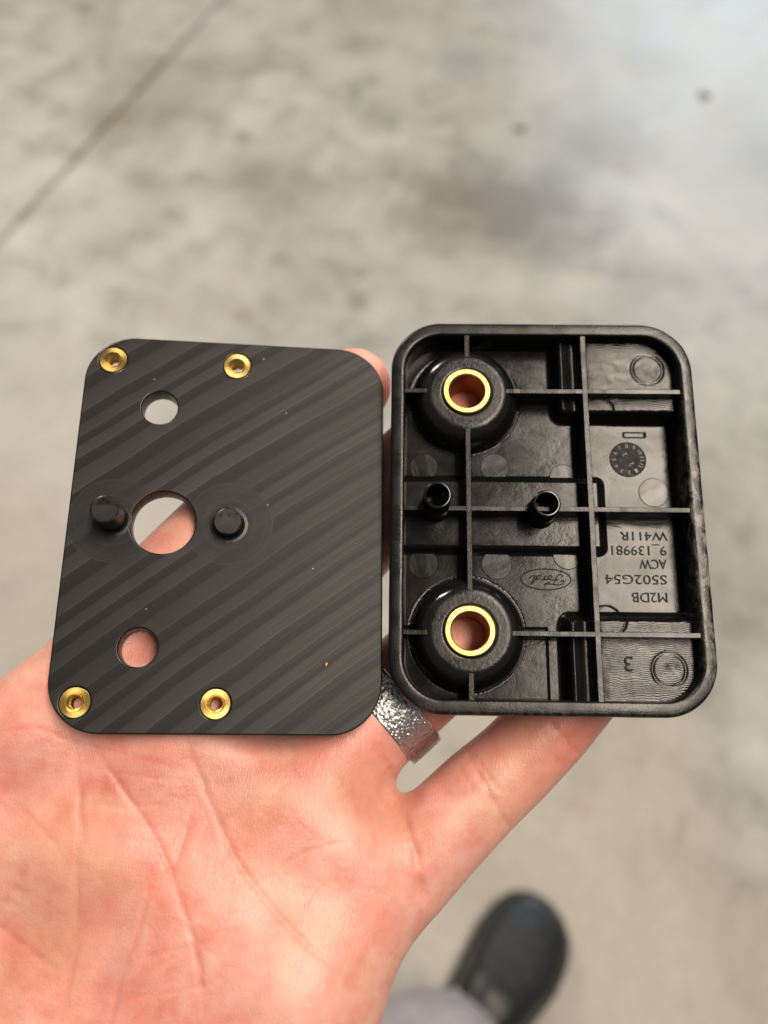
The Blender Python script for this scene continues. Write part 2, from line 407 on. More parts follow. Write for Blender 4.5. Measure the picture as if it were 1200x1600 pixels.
M_CONC = mat_concrete()
M_MILL = mat_milled()
M_EDGE = mat_simple('anodised_edge', (0.006, 0.0055, 0.005), 0.30, 0.0, 3000, 0.05, 0.00005, 0.42)
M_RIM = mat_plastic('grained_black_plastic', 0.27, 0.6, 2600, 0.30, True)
M_PLAS = mat_plastic('smooth_black_plastic', 0.17, 0.10, 3000, 0.45)
M_BOSS = mat_plastic('pebbled_black_plastic', 0.28, 0.9, 1700, 0.32)
M_FLOORP = mat_floor_plastic()
M_MARK = mat_plastic('ejector_pin_face', 0.22, 0.15, 1500, 0.30)
M_DOT = mat_plastic('polished_pin_face', 0.48, 0.8, 1500, 1.0)
M_INK = mat_simple('matt_black_lettering', (0.004, 0.004, 0.004), 0.58, 0.0, 3000, 0.15, 0.00005, 0.25)
M_BRASS = mat_brass('turned_brass', 0.32)
M_BUSH = mat_brass('bright_brass', 0.42, False)
M_BORE = mat_simple('dark_bronze_bore', (0.34, 0.145, 0.06), 0.5, 1.0, 1500, 0.2, 0.00005)
M_SKIN = mat_skin()
M_SILVER = mat_hammered()
M_SILVER_P = mat_simple('polished_silver', (0.72, 0.70, 0.68), 0.18, 1.0, 1500, 0.1, 0.00005)
M_CLOTH = mat_fabric()
M_RUBBER = mat_simple('black_clog_rubber', (0.012, 0.013, 0.0135), 0.42, 0.0, 60, 0.5, 0.004)
M_SOLE = mat_simple('clog_sole_rubber', (0.014, 0.014, 0.015), 0.6, 0.0, 80, 0.4, 0.003)
M_RIVET = mat_simple('pale_grey_rivet', (0.42, 0.43, 0.47), 0.35)
M_LEAF = mat_simple('dry_leaf_bit', (0.19, 0.155, 0.095), 0.8, 0.0, 200, 0.4, 0.002)
M_CHIP = mat_simple('pale_wood_chip', (0.52, 0.38, 0.22), 0.8, 0.0, 200, 0.4, 0.002)

# ------------------------------------------------------------------ concrete floor with its saw-cut joint
a, b = floor_hit(345, 0), floor_hit(0, 375)
jd = (a - b).normalized(); jn = Vector((-jd.y, jd.x, 0)); jo = (a + b) / 2
w = 0.0115
prof = [(-9.0, 0), (-w, 0), (-w * 0.62, -0.0022), (-w * 0.55, -0.012), (w * 0.55, -0.012), (w * 0.62, -0.0022), (w, 0), (9.0, 0)]
vv, ff = [], []
for s in (-9.0, 9.0):
    for q, z in prof:
        v = jo + jd * s + jn * q; vv.append((v.x, v.y, z))
n = len(prof)
for i in range(n - 1): ff.append((i, i + n, i + 1 + n, i + 1))
fl = mesh_obj('floor', vv, ff, M_CONC, smooth=False)
bm = bmesh.new(); bm.from_mesh(fl.data); bmesh.ops.recalc_face_normals(bm, faces=bm.faces)
if sum(f.normal.z for f in bm.faces) < 0: bmesh.ops.reverse_faces(bm, faces=bm.faces)
bm.to_mesh(fl.data); bm.free()
tag(fl, kind='structure')

# ------------------------------------------------------------------ poses of the two held parts (camera frame, mm)
def pose(R, t):
    m = Matrix.Identity(4)
    Rw = CAMROT_NP @ np.array(R); tw = cam_to_world(t)
    for i in range(3):
        for j in range(3): m[i][j] = Rw[i, j]
        m[i][3] = tw[i]
    return m
R_P = np.array([[0.99442632, 0.00419413, 0.10535043], [-0.03440899, 0.95740869, 0.2866786], [-0.09966105, -0.28870574, 0.95221671]])
T_P = np.array([-30.067, -2.523, -155.41])
R_C = np.array([[0.99986088, 0.01275924, -0.01074328], [-0.00968876, 0.96856018, 0.24859063], [0.01357734, -0.24845196, 0.96854906]])
T_C = np.array([31.128, 0.854, -153.89])
PLATE_T, COVER_T = 4.0, 9.5

def plane_depth(R, t, px, py, h):
    d = np.array([(px - 600) / FPX, -(py - 800) / FPX, -1.0]); dl = R.T @ d; o = -R.T @ t
    s = (h - o[2]) / dl[2]
    return s

# ------------------------------------------------------------------ milled plate
plate = empty('milled_plate', pose(R_P, T_P))
tag(plate, 'flat black machined plate with diagonal milling bands, two pegs and brass inserts', 'plate')
INS = ((-24.85, 33.85), (-0.15, 33.85), (-24.85, -33.6), (-0.25, -33.6))
holes = [circle(x, y, 2.74, 48) for x, y in INS] + [circle(-14.85, 23.85, 3.5), circle(-12.3, 0.15, 6.15, 96), circle(-14.85, -23.7, 3.52)]
body = sheet('plate_body', [rrect(30, 39, 9.6, 20)] + holes, 0, PLATE_T, 0.28, M_MILL, plate)
body.data.materials.append(M_EDGE)
body.data.polygons.foreach_set('material_index', [0 if abs(p_.normal.z) > 0.999 else 1 for p_ in body.data.polygons])
for x, y in INS:
    prof = [(2.70, -3.7), (2.70, -0.05), (2.62, 0.03), (1.72, 0.03), (1.36, -0.42)]
    z = -0.42
    while z > -3.5:
        prof += [(1.12, z - 0.13), (1.36, z - 0.32)]; z -= 0.38
    prof += [(1.36, -3.7)]
    lathe('brass_insert', prof, M_BRASS, plate, (x * MM, y * MM, 0), 48, True, 25)
for x, y, h in PEGS:
    r = 2.65
    prof = [(0, h), (r - 0.22, h), (r - 0.03, h - 0.10), (r, h - 0.22), (r, 0.55), (r + 0.10, 0.3), (r + 0.45, 0.06), (r + 1.0, 0.012), (r + 1.0, -0.3), (0, -0.3)]
    pg = lathe('peg', prof, M_EDGE, plate, (x * MM, y * MM, 0), 64, False, 14)
    bmx = bmesh.new()                              # the small step milled across the peg's end
    pts = [(rr * math.cos(t), rr * math.sin(t)) for rr in (r - 0.45,) for t in np.linspace(math.radians(205), math.radians(335), 20)]
    pts = [(rr, yy) for rr, yy in [((r - 0.45) * math.cos(t), (r - 0.45) * math.sin(t)) for t in np.linspace(math.radians(160), math.radians(380), 32)]]
    top = [bmx.verts.new((px * MM, py * MM, (h + 0.05) * MM)) for px, py in pts]
    bot = [bmx.verts.new((px * MM, py * MM, (h - 0.05) * MM)) for px, py in pts]
    bmx.faces.new(top)
    for i in range(len(top)):
        j = (i + 1) % len(top); bmx.faces.new((top[i], bot[i], bot[j], top[j]))
    bmesh.ops.recalc_face_normals(bmx, faces=bmx.faces)
    st = from_bm('end_step', bmx, M_MILL, pg)
# the little nick near the right lower corner
bmx = bmesh.new(); bmesh.ops.create_icosphere(bmx, subdivisions=2, radius=0.28 * MM)
for v in bmx.verts: v.co.x *= 0.6; v.co.z *= 0.35; v.co += Vector((0.05, 0.1, 0)) * MM * math.sin(v.co.y * 9000)
nk = from_bm('nick', bmx, M_CHIP, plate, True); nk.location = (19.6 * MM, -26.2 * MM, 0)

# ------------------------------------------------------------------ moulded cover
cover = empty('moulded_cover', pose(R_C, T_C))
tag(cover, 'black moulded plastic cover, open side up, with ribs, tubes and two brass bushings', 'cover')
HW, HH, RC = 30.0, 38.7, 10.2
# rim and side walls: one profile carried round the rounded rectangle (inset, z)
profile = [(3.4, -COVER_T + 0.2), (1.6, -COVER_T), (0.9, -COVER_T + 0.3), (0.55, -8.0), (0.25, -4.0), (0.0, -1.4), (0.02, -0.75), (0.14, -0.32), (0.38, -0.08), (0.7, 0.0),
           (2.0, 0.0), (2.42, -0.03), (2.62, -0.16), (2.75, -0.5), (2.95, -2.0), (3.1, -5.5), (3.4, -8.2)]
NC = 24
vv, ff = [], []
rings = [rrect(HW - i, HH - i, max(RC - i, 1.0), NC) for i, z in profile]
# split the straight runs so the slight waviness of the moulded edge can be shaped
def densify(pts, step=0.8):
    out = []
    for i, p_ in enumerate(pts):
        q = pts[(i + 1) % len(pts)]; d = math.hypot(q[0] - p_[0], q[1] - p_[1]); k = max(1, int(round(d / step))) if d > 3 else 1
        for j in range(k): out.append((p_[0] + (q[0] - p_[0]) * j / k, p_[1] + (q[1] - p_[1]) * j / k))
    return out
base_len = None
m = 120
rr_ = []
for (i, z), ring in zip(profile, rings):
    out = []
    for e in range(4):
        arc = ring[e * (NC + 1):(e + 1) * (NC + 1)]; nxt = ring[((e + 1) * (NC + 1)) % len(ring)]
        out += arc
        for j in range(1, m): out.append((arc[-1][0] + (nxt[0] - arc[-1][0]) * j / m, arc[-1][1] + (nxt[1] - arc[-1][1]) * j / m))
    rr_.append(out)
K = len(rr_[0])
for (i, z), out in zip(profile, rr_):
    for k_, (x, y) in enumerate(out):
        tooth = (0.07 if k_ % 2 else -0.05) * (0.6 + 0.8 * abs(noise.noise(Vector((x * 0.2, y * 0.2, 1.0))))) if 2.2 < i < 2.8 else 0.0
        wv = 0.05 * noise.noise(Vector((x * 0.25, y * 0.25, z * 0.3)))
        vv.append(((x + wv) * MM, (y + wv) * MM, (z + tooth + (0.05 * noise.noise(Vector((x * 0.3, y * 0.3, 7.0))) if z > -1 else 0)) * MM))
for s in range(len(profile) - 1):
    for k in range(K):
        k2 = (k + 1) % K
        ff.append((s * K + k, s * K + k2, (s + 1) * K + k2, (s + 1) * K + k))
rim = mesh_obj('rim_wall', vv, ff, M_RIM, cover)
# back sheet, with the two bushing bores
BUSH = ((-15.0, 23.7), (-15.0, -23.6))
sheet('back_panel', [rrect(HW - 2.0, HH - 2.0, RC - 2.0, 16)] + [circle(x, y, 4.5, 48) for x, y in BUSH], -COVER_T + 1.0, 1.4, 0.1, M_PLAS, cover)

# inside floor: one height field with the raised corner pads, the raised cross strip, the moats and the domed bosses
FZ = -6.5
def sst(e0, e1, x):
    t = np.clip((x - e0) / (e1 - e0), 0, 1); return t * t * (3 - 2 * t)
def rbox(X, Y, x0, x1, y0, y1, r):
    cx, cy, hx, hy = (x0 + x1) / 2, (y0 + y1) / 2, (x1 - x0) / 2 - r, (y1 - y0) / 2 - r
    dx, dy = np.abs(X - cx) - hx, np.abs(Y - cy) - hy
    return np.hypot(np.maximum(dx, 0), np.maximum(dy, 0)) + np.minimum(np.maximum(dx, dy), 0) - r
def floor_z(X, Y):
    Z = np.full_like(X, FZ)
    d = rbox(X, Y, -40, 12.6, -8.0, 8.0, 1.6); Z = np.maximum(Z, FZ + 1.5 * (1 - sst(-1.7, 0.3, d)))       # cross strip
    for sgn in (1, -1):
        d = rbox(X, Y * sgn, 2.4, 60, 19.0, 70, 3.0)
        Z = np.maximum(Z, FZ + 3.4 * (1 - sst(-2.3, 0.15, d)))                                             # corner pads
        Z += np.where(d < 0, 0.35 * np.exp(-((X - 3.9) / 0.7) ** 2) - 0.55 * np.exp(-((X - 7.0) / 1.5) ** 2), 0) * sst(0.0, 1.5, -d)
        # sink mark in the corner of each pad
        r = np.hypot(X - 22.0, Y * sgn - 30.0)
        Z += -0.09 * np.exp(-((r - 3.1) / 0.28) ** 2) - 0.10 * np.exp(-(r / 2.4) ** 2) * (1 + 0.6 * np.sin(X * 1.1 + np.cos(Y * 1.7)))
        r = np.hypot(X - 11.6, Y * sgn - 20.9); Z += -0.10 * np.exp(-((r - 3.0) / 0.2) ** 2) + np.where(r < 3, -0.08, 0)
        # edge of the thin recess left of the pad
        Z += np.where((X < 0.3) & (Y * sgn > 22), -0.35, 0) * sst(22, 22.6, Y * sgn)
    Z += -0.16 * (1 - sst(-0.1, 0.25, rbox(X, Y, 17.4, 21.6, 16.7, 17.6, 0.15)))
    for bx_, by_ in BUSH:
        r = np.hypot(X - bx_, Y - by_)
        Z = np.where(r < 11.3, np.minimum(Z, FZ + 1.9 * 0 + (Z - FZ) * sst(10.7, 11.3, r) - 0.6 * (1 - sst(10.7, 11.3, r))), Z)
        dome = np.where(r < 6.9, -0.25 - 0.25 * (1 - sst(4.6, 5.2, r)), -0.25 - 7.4 * (1 - np.sqrt(np.clip(1 - ((r - 6.9) / 4.15) ** 2, 0, 1))))
        Z = np.where(r < 11.0, np.maximum(Z, dome), Z)
    return Z
step = 0.2
xs = np.arange(-27.4, 27.41, step); ys = np.arange(-36.1, 36.11, step)
X, Y = np.meshgrid(xs, ys, indexing='ij')
Z = floor_z(X, Y)
rng = np.random.default_rng(3)
inside = rbox(X, Y, -27.4, 27.4, -36.1, 36.1, 7.4) < 0.25
for bx_, by_ in BUSH: inside &= np.hypot(X - bx_, Y - by_) > 4.45
idx = -np.ones(X.shape, int); idx[inside] = np.arange(inside.sum())
V = np.stack([X[inside], Y[inside], Z[inside]], 1) * MM
q = inside[:-1, :-1] & inside[1:, :-1] & inside[1:, 1:] & inside[:-1, 1:]
I, J = np.nonzero(q)
Fq = np.stack([idx[I, J], idx[I + 1, J], idx[I + 1, J + 1], idx[I, J + 1]], 1)
fz = mesh_obj('inner_floor', V, Fq.tolist(), M_FLOORP, cover)
# pebbled grain on the boss tops and plain plastic on the boss sides
fz.data.materials.append(M_BOSS); fz.data.materials.append(M_PLAS)
cen = V[Fq].mean(1) / MM
mi = np.zeros(len(Fq), np.int32)
for bx_, by_ in BUSH:
    r = np.hypot(cen[:, 0] - bx_, cen[:, 1] - by_)
    mi[r < 11.3] = 2; mi[r < 7.8] = 1
fz.data.polygons.foreach_set('material_index', mi)

# ribs, each a thin drafted wall
def rib(x0, y0, x1, y1, z_top, th=1.0):
    d = Vector((x1 - x0, y1 - y0)); ln = d.length; d.normalize(); nrm = Vector((-d.y, d.x))
    secs = max(2, int(ln / 1.2)); prof = [(-th * 0.62, FZ - 1.8), (-th / 2, z_top - 0.12), (-th * 0.40, z_top), (th * 0.40, z_top), (th / 2, z_top - 0.12), (th * 0.62, FZ - 1.8)]
    vv, ff = [], []
    for s in range(secs + 1):
        c = Vector((x0, y0)) + d * (ln * s / secs)
        wob = 0.05 * noise.noise(Vector((c.x * 0.4, c.y * 0.4, x0)))
        for o_, z in prof:
            pz = z + (0.05 * noise.noise(Vector((c.x * 0.8, c.y * 0.8, 3.3))) if z > -2 else 0)
            vv.append(((c.x + nrm.x * (o_ + wob)) * MM, (c.y + nrm.y * (o_ + wob)) * MM, pz * MM))
    k = len(prof)
    for s in range(secs):
        for i in range(k):
            j = (i + 1) % k; ff.append((s * k + i, s * k + j, (s + 1) * k + j, (s + 1) * k + i))
    ff.append(tuple(range(k))[::-1]); ff.append(tuple(secs * k + i for i in range(k)))
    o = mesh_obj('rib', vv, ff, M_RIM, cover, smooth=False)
    bm = bmesh.new(); bm.from_mesh(o.data); bmesh.ops.recalc_face_normals(bm, faces=bm.faces); bm.to_mesh(o.data); bm.free()
    return o
for y0, y1 in ((36.1, 30.6), (16.8, -16.7), (-30.5, -36.1)): rib(-14.85, y0, -14.85, y1, -0.36, 1.05)
rib(8.5, 36.1, 8.5, -36.1, -0.40, 1.1)
for yy in (24.0, -23.9):
    rib(-27.4, yy, -22.0, yy, -0.46, 0.95); rib(-8.0, yy, 27.4, yy + (0.1 if yy > 0 else 0), -0.46, 1.0)
rib(-27.4, -0.15, 27.4, -0.15, -0.50, 1.0)

# hollow locating tubes on the strip
for x, y, h in ((-21.1, 1.1, 4.4), (-0.6, 0.0, 3.2)):
    ro, ri = 2.62, 2.08
    prof = [(ro + 0.55, FZ + 1.2), (ro + 0.22, FZ + 2.0), (ro + 0.15, -0.6), (ro + 0.12, -0.2), (ro, 0.0), (ro, h - 0.25), (ro - 0.12, h - 0.05), (ro - 0.26, h), (ri + 0.1, h), (ri, h - 0.2), (ri - 0.05, -4.5), (0.0, -4.6), (0.0, FZ + 1.2)]
    lathe('locating_tube', prof, M_PLAS, cover, (x * MM, y * MM, 0), 64, False, 40)

# brass bushings
for x, y in BUSH:
    prof = [(4.66, -COVER_T - 0.05), (4.66, 0.20), (4.50, 0.32), (3.72, 0.32), (3.55, 0.12), (3.55, -COVER_T - 0.05)]
    bu = lathe('brass_bushing', prof, M_BUSH, cover, (x * MM, y * MM, 0), 96, True, 20)
    lathe('bore', [(3.56, -0.25), (3.47, -0.35), (3.47, -COVER_T - 0.04), (3.56, -COVER_T - 0.04)], M_BORE, bu, (0, 0, 0), 96, False, 30)

# ejector pin marks: thin round faces standing a hair proud of the floor
for x, y, r, z in ((-23.3, 9.9, 2.9, FZ), (-9.0, 9.95, 2.9, FZ), (-23.4, -9.95, 2.95, FZ), (-9.0, -9.9, 3.0, FZ), (4.75, 7.9, 2.8, FZ + 0.05), (4.9, -7.9, 2.9, FZ + 0.05), (22.6, 5.0, 3.0, FZ), (-3.3, 31.9, 1.6, FZ - 0.22)):
    e = lathe('ejector_mark', [(0, 0.10), (r - 0.12, 0.10), (r, 0.03), (r, -0.3)], M_MARK if r > 2 else M_DOT, cover, (x * MM, y * MM, z * MM), 40, False, 8)
    e.rotation_euler = (random.Random(int(x * 10)).uniform(-0.012, 0.012), random.Random(int(y * 10)).uniform(-0.012, 0.012), x)

# raised lettering, moulded upside down relative to the view
def lettering(txt, x_start, y_c, z, height, width, name='lettering', rot=math.pi, align='LEFT', mat=M_INK, parent=cover, th=0.12):
    cu = bpy.data.curves.new('t', 'FONT'); cu.body = txt; cu.size = 1.0; cu.extrude = 0.0; cu.resolution_u = 3
    tmp = bpy.data.objects.new('tmp', cu); COL.objects.link(tmp); bpy.context.view_layer.update()
    me = bpy.data.meshes.new_from_object(tmp.evaluated_get(bpy.context.evaluated_depsgraph_get()))
    bpy.data.objects.remove(tmp)
    bm = bmesh.new(); bm.from_mesh(me)
    bpy.data.meshes.remove(me)
    x0, x1 = min(v.co.x for v in bm.verts), max(v.co.x for v in bm.verts)
    y0, y1 = min(v.co.y for v in bm.verts), max(v.co.y for v in bm.verts)
    if '_' in txt: y0 = 0.0
    sx, sy = width / (x1 - x0), height / (y1 - y0)
    for v in bm.verts:
        v.co.x = ((v.co.x - x0) * sx - (0 if align == 'LEFT' else width / 2)) * MM
        v.co.y = ((v.co.y - y0) * sy - height / 2) * MM; v.co.z = th * MM
    r = bmesh.ops.extrude_face_region(bm, geom=bm.faces[:])
    for g_ in r['geom']:
        if isinstance(g_, bmesh.types.BMVert): g_.co.z = -th * MM
    bmesh.ops.recalc_face_normals(bm, faces=bm.faces)
    o = from_bm(name, bm, mat, parent)
    o.location = (x_start * MM, y_c * MM, z * MM); o.rotation_euler = (0, 0, rot)
    return o
ZL = FZ + 0.07
lettering('W411R', 24.7, -3.95, ZL, 1.75, 9.3)
lettering('9_139981', 24.25, -6.85, ZL, 1.85, 10.7)
lettering('ACW', 24.1, -9.55, ZL, 1.9, 5.3)
lettering('S502G54', 23.9, -12.6, ZL, 1.85, 11.9)
lettering('M2DB', 23.75, -16.1, ZL, 1.9, 6.8)
lettering('3', 15.3, -29.0, FZ + 3.4 + 0.08, 2.8, 1.6)

# date clock: sunk disc with a ring of numerals, pointer and year digits
clock = lathe('date_clock', [(0, 0.06), (2.02, 0.06), (2.06, -0.02), (2.14, -0.02), (2.18, 0.05), (3.48, 0.05), (3.52, 0.11), (3.66, 0.11), (3.70, 0.02), (3.70, -0.3)], M_INK, cover, (17.9 * MM, 11.9 * MM, (FZ + 0.05) * MM), 72, False, 30)
for k in range(12):
    num = (8 + k - 1) % 12 + 1
    a_ = math.radians(92 - 30 * k)
    lettering(str(num), 2.82 * math.cos(a_), 2.82 * math.sin(a_), 0.09, 0.82, 0.5 if num < 10 else 0.85, 'numeral', a_ - math.pi / 2, 'CENTER', M_DOT, clock, 0.04)
bmx = bmesh.new()
arrow = [(-1.65, -0.12), (0.75, -0.12), (0.75, -0.42), (1.75, 0.0), (0.75, 0.42), (0.75, 0.12), (-1.65, 0.12)]
tv = [bmx.verts.new((x * MM, y * MM, 0.10 * MM)) for x, y in arrow]; bv = [bmx.verts.new((x * MM, y * MM, 0.0)) for x, y in arrow]
bmx.faces.new(tv)
for i in range(len(tv)): bmx.faces.new((tv[i], bv[i], bv[(i + 1) % len(tv)], tv[(i + 1) % len(tv)]))
bmesh.ops.recalc_face_normals(bmx, faces=bmx.faces)
ar = from_bm('pointer', bmx, M_INK, clock); ar.rotation_euler = (0, 0, math.radians(32)); ar.location = (0, 0, 0.04 * MM)
for s, t_ in ((1, '2'), (-1, '2')):
    lettering(t_, -0.62 * s, 1.0 * s, 0.09, 0.95, 0.62, 'numeral', math.radians(32 + 90), 'CENTER', M_DOT, clock, 0.04)

# oval emblem with its script word
def stroke(name, strokes, parent, loc, rot, radius, mat, smooth_pts=True):
    cu = bpy.data.curves.new(name, 'CURVE'); cu.dimensions = '3D'; cu.bevel_depth = radius * MM; cu.bevel_resolution = 2
    for pts, cyc in strokes:
        s = cu.splines.new('NURBS' if smooth_pts else 'POLY'); s.points.add(len(pts) - 1)
        for p_, (x, y) in zip(s.points, pts): p_.co = (x * MM, y * MM, 0, 1)
        s.use_cyclic_u = cyc
        if smooth_pts: s.use_endpoint_u = True; s.order_u = 3
    tmp = bpy.data.objects.new('tmp', cu); COL.objects.link(tmp); bpy.context.view_layer.update()
    me = bpy.data.meshes.new_from_object(tmp.evaluated_get(bpy.context.evaluated_depsgraph_get())); bpy.data.objects.remove(tmp)
    me.name = name; me.materials.clear(); me.materials.append(mat)
    o = bpy.data.objects.new(name, me); COL.objects.link(o); o.parent = parent; o.location = loc; o.rotation_euler = rot
    return o
oval = stroke('emblem_oval', [([(4.85 * math.cos(t), 2.05 * math.sin(t)) for t in np.linspace(0, 2 * math.pi, 64, endpoint=False)], True)], cover, (0.5 * MM, -12.75 * MM, ZL * MM), (0, 0, math.pi), 0.11, M_INK, False)
word = [
    ([(-1.2, 0.95), (-2.3, 1.15), (-3.3, 0.85), (-3.5, 0.3), (-3.0, 0.15), (-2.75, 0.45)], False),
    ([(-1.2, 0.95), (-0.2, 0.9), (0.5, 1.15), (0.1, 0.7), (-0.8, 0.65)], False),
    ([(-1.35, 0.9), (-1.75, 0.2), (-2.1, -0.6), (-2.8, -1.0), (-3.35, -0.75), (-3.0, -0.45)], False),
    ([(-2.4, 0.0), (-1.6, 0.15), (-0.9, 0.1)], False),
    ([(-0.75, -0.05), (-1.2, -0.3), (-1.15, -0.75), (-0.7, -0.75), (-0.3, -0.35), (-0.45, 0.0), (-0.75, -0.05), (-0.3, 0.0), (0.15, 0.0)], False),
    ([(0.15, 0.0), (0.35, 0.1), (0.2, -0.35), (0.0, -0.8), (0.3, -0.2), (0.75, 0.15), (0.95, -0.05)], False),
    ([(1.9, 0.0), (1.4, 0.05), (1.05, -0.4), (1.2, -0.8), (1.65, -0.6), (2.0, -0.05), (2.6, 0.75), (2.95, 1.05), (2.7, 0.5), (2.15, -0.4), (2.2, -0.8), (2.75, -0.55), (3.2, -0.2)], False)]
stroke('emblem_word', word, oval, (0, 0, 0.01 * MM), (0, 0, 0), 0.10, M_INK)

# ------------------------------------------------------------------ the hand: implicit surface, polygonised with surface nets
def chain(pts, k):
    return [np.concatenate([ray(px, py, d), [r]]) for px, py, d, r in pts], k
def bp(px, py, r, sink=0.35):   # centre depth of a sphere of radius r lying against the back of the plate
    return plane_depth(R_P, T_P, px, py, -PLATE_T) + r * 0.985 - sink
def bc(px, py, r, sink=0.35):   # ... against the back of the cover
    return plane_depth(R_C, T_C, px, py, -COVER_T) + r * 0.985 - sink
fingers = {
    'index': [(69, 1137, 158.5, 12.3), (137, 1070, bp(137, 1070, 11.4), 11.4), (272, 903, bp(272, 903, 9.8), 9.8), (425, 744, bp(425, 744, 8.9), 8.9), (490, 668, bp(490, 668, 8.7), 8.7), (553, 603, bp(553, 603, 8.4), 8.4)],
    'middle': [(280, 1130, 160.0, 12.0), (460, 935, bp(460, 935, 10.9) + 0.5, 10.9), (602, 780, max(bp(602, 780, 10.8), bc(602, 780, 10.8)), 10.8), (690, 685, bc(690, 685, 9.4), 9.4), (765, 602, bc(765, 602, 8.2), 8.2)],
    'ring': [(440, 1270, 157.5, 12.0), (538, 1163, bp(545, 1160, 11.3) + 0.5, 11.3), (613, 1094, bc(613, 1094, 11.0) + 0.6, 11.0), (732, 988, bc(735, 992, 10.6), 10.6), (830, 897, bc(830, 897, 9.5), 9.5), (890, 838, bc(890, 838, 8.4), 8.4)],
    'little': [(560, 1402, 155.5, 12.6), (628, 1358, 156.5, 10.4), (696, 1293, 157.4, 9.3), (747, 1242, 158.6, 9.0), (804, 1191, 160.6, 8.6), (858, 1135, bc(858, 1135, 8.4), 8.4), (925, 1068, bc(925, 1068, 7.2), 7.2)],
}
palm = [
    [(69, 1137, 158.5, 12.3), (-60, 1330, 161, 14), (-210, 1620, 166, 17)],
    [(175, 1140, 160.5, 11.5), (50, 1330, 159, 13), (-110, 1610, 162, 16)],
    [(280, 1130, 160, 12.0), (150, 1340, 155.5, 13.5), (-30, 1610, 156.5, 16), (-230, 1850, 156, 18)],
    [(362, 1196, 159.8, 11.6), (230, 1385, 154.5, 13), (40, 1650, 148.5, 16)],
    [(440, 1270, 157.5, 12.0), (312, 1430, 152.5, 13.5), (112, 1690, 150.5, 16.5), (-180, 1920, 142, 19)],
    [(500, 1335, 157.2, 11.8), (385, 1490, 151.5, 13.5), (200, 1730, 146, 17)],
    [(560, 1402, 155.5, 12.6), (465, 1547, 149.5, 15.3), (335, 1790, 145, 18.5), (-100, 2020, 142, 19)],
]
palm.append([(520, 1290, 158.5, 11), (572, 1247, 162.5, 6.8)])
thenar = [[(-75, 1290, 157, 15), (-25, 1480, 161.0, 19.0), (-130, 1720, 164, 21)]]
thumb = [[(-130, 1500, 159, 16), (-250, 1320, 160, 13.0), (-320, 1170, 160, 11.5), (-362, 1060, 160, 10.0)]]
wrist0, wrist1 = ray(-150, 1930, 142), ray(-270, 1800, 142)
arm_dir = np.array([-0.66, -0.74, 0.06])
forearm = [[np.append(wrist0, 19.5), np.append(wrist0 + arm_dir * 60, 22), np.append(wrist0 + arm_dir * 150, 27)],
           [np.append(wrist1, 19.5), np.append(wrist1 + arm_dir * 60, 22), np.append(wrist1 + arm_dir * 150, 27)]]
VOX = 0.9
lo = np.array([-240.0, -275.0, -200.0]); hi = np.array([66.0, 46.0, -92.0])
dims = np.ceil((hi - lo) / VOX).astype(int)
BIG = 14.0
def new_field(): return np.full(dims, BIG, np.float32)
def smin(a, b, k):
    h = np.clip(0.5 + 0.5 * (b - a) / k, 0, 1)
    return b * (1 - h) + a * h - k * h * (1 - h)
AX = [np.float32(lo[i]) + np.arange(dims[i], dtype=np.float32) * np.float32(VOX) for i in range(3)]
def add_chain(F, pts, k):
    for a_, b_ in zip(pts[:-1], pts[1:]):
        pad = max(a_[3], b_[3]) + BIG
        l_ = np.minimum(a_[:3], b_[:3]) - pad; h_ = np.maximum(a_[:3], b_[:3]) + pad
        i0 = np.clip(((l_ - lo) / VOX).astype(int), 0, dims); i1 = np.clip(((h_ - lo) / VOX).astype(int) + 1, 0, dims)
        if np.any(i1 <= i0): continue
        sl = tuple(slice(i0[i], i1[i]) for i in range(3))
        x, y, z = AX[0][sl[0]][:, None, None], AX[1][sl[1]][None, :, None], AX[2][sl[2]][None, None, :]
        ab = b_[:3] - a_[:3]; L2 = float(ab @ ab)
        t = ((x - a_[0]) * ab[0] + (y - a_[1]) * ab[1] + (z - a_[2]) * ab[2]) / L2
        t = np.clip(t, 0, 1).astype(np.float32)
        d = np.sqrt((x - a_[0] - t * ab[0]) ** 2 + (y - a_[1] - t * ab[1]) ** 2 + (z - a_[2] - t * ab[2]) ** 2) - (a_[3] + t * (b_[3] - a_[3]))
        F[sl] = smin(F[sl], d.astype(np.float32), k) if k > 0 else np.minimum(F[sl], d.astype(np.float32))
def field(chains, k):
    F = new_field()
    for c in chains:
        pts = [np.concatenate([ray(p_[0], p_[1], p_[2]), [p_[3]]]) for p_ in c] if not isinstance(c[0], np.ndarray) else c
        add_chain(F, pts, k)
    return F
FP = field([[(p_[0], p_[1], p_[2] - 2.1, p_[3] - 1.3) for p_ in c] for c in palm], 8.0)
FP = smin(FP, field(thenar, 4.0), 10.0)
FP = smin(FP, field(forearm, 12.0), 16.0)
FP = smin(FP, field(thumb, 4.0), 10.0)
FF = new_field()
for nm in fingers: FF = np.minimum(FF, field([fingers[nm]], 0))
FH = smin(FP, FF, 4.0)
del FP, FF

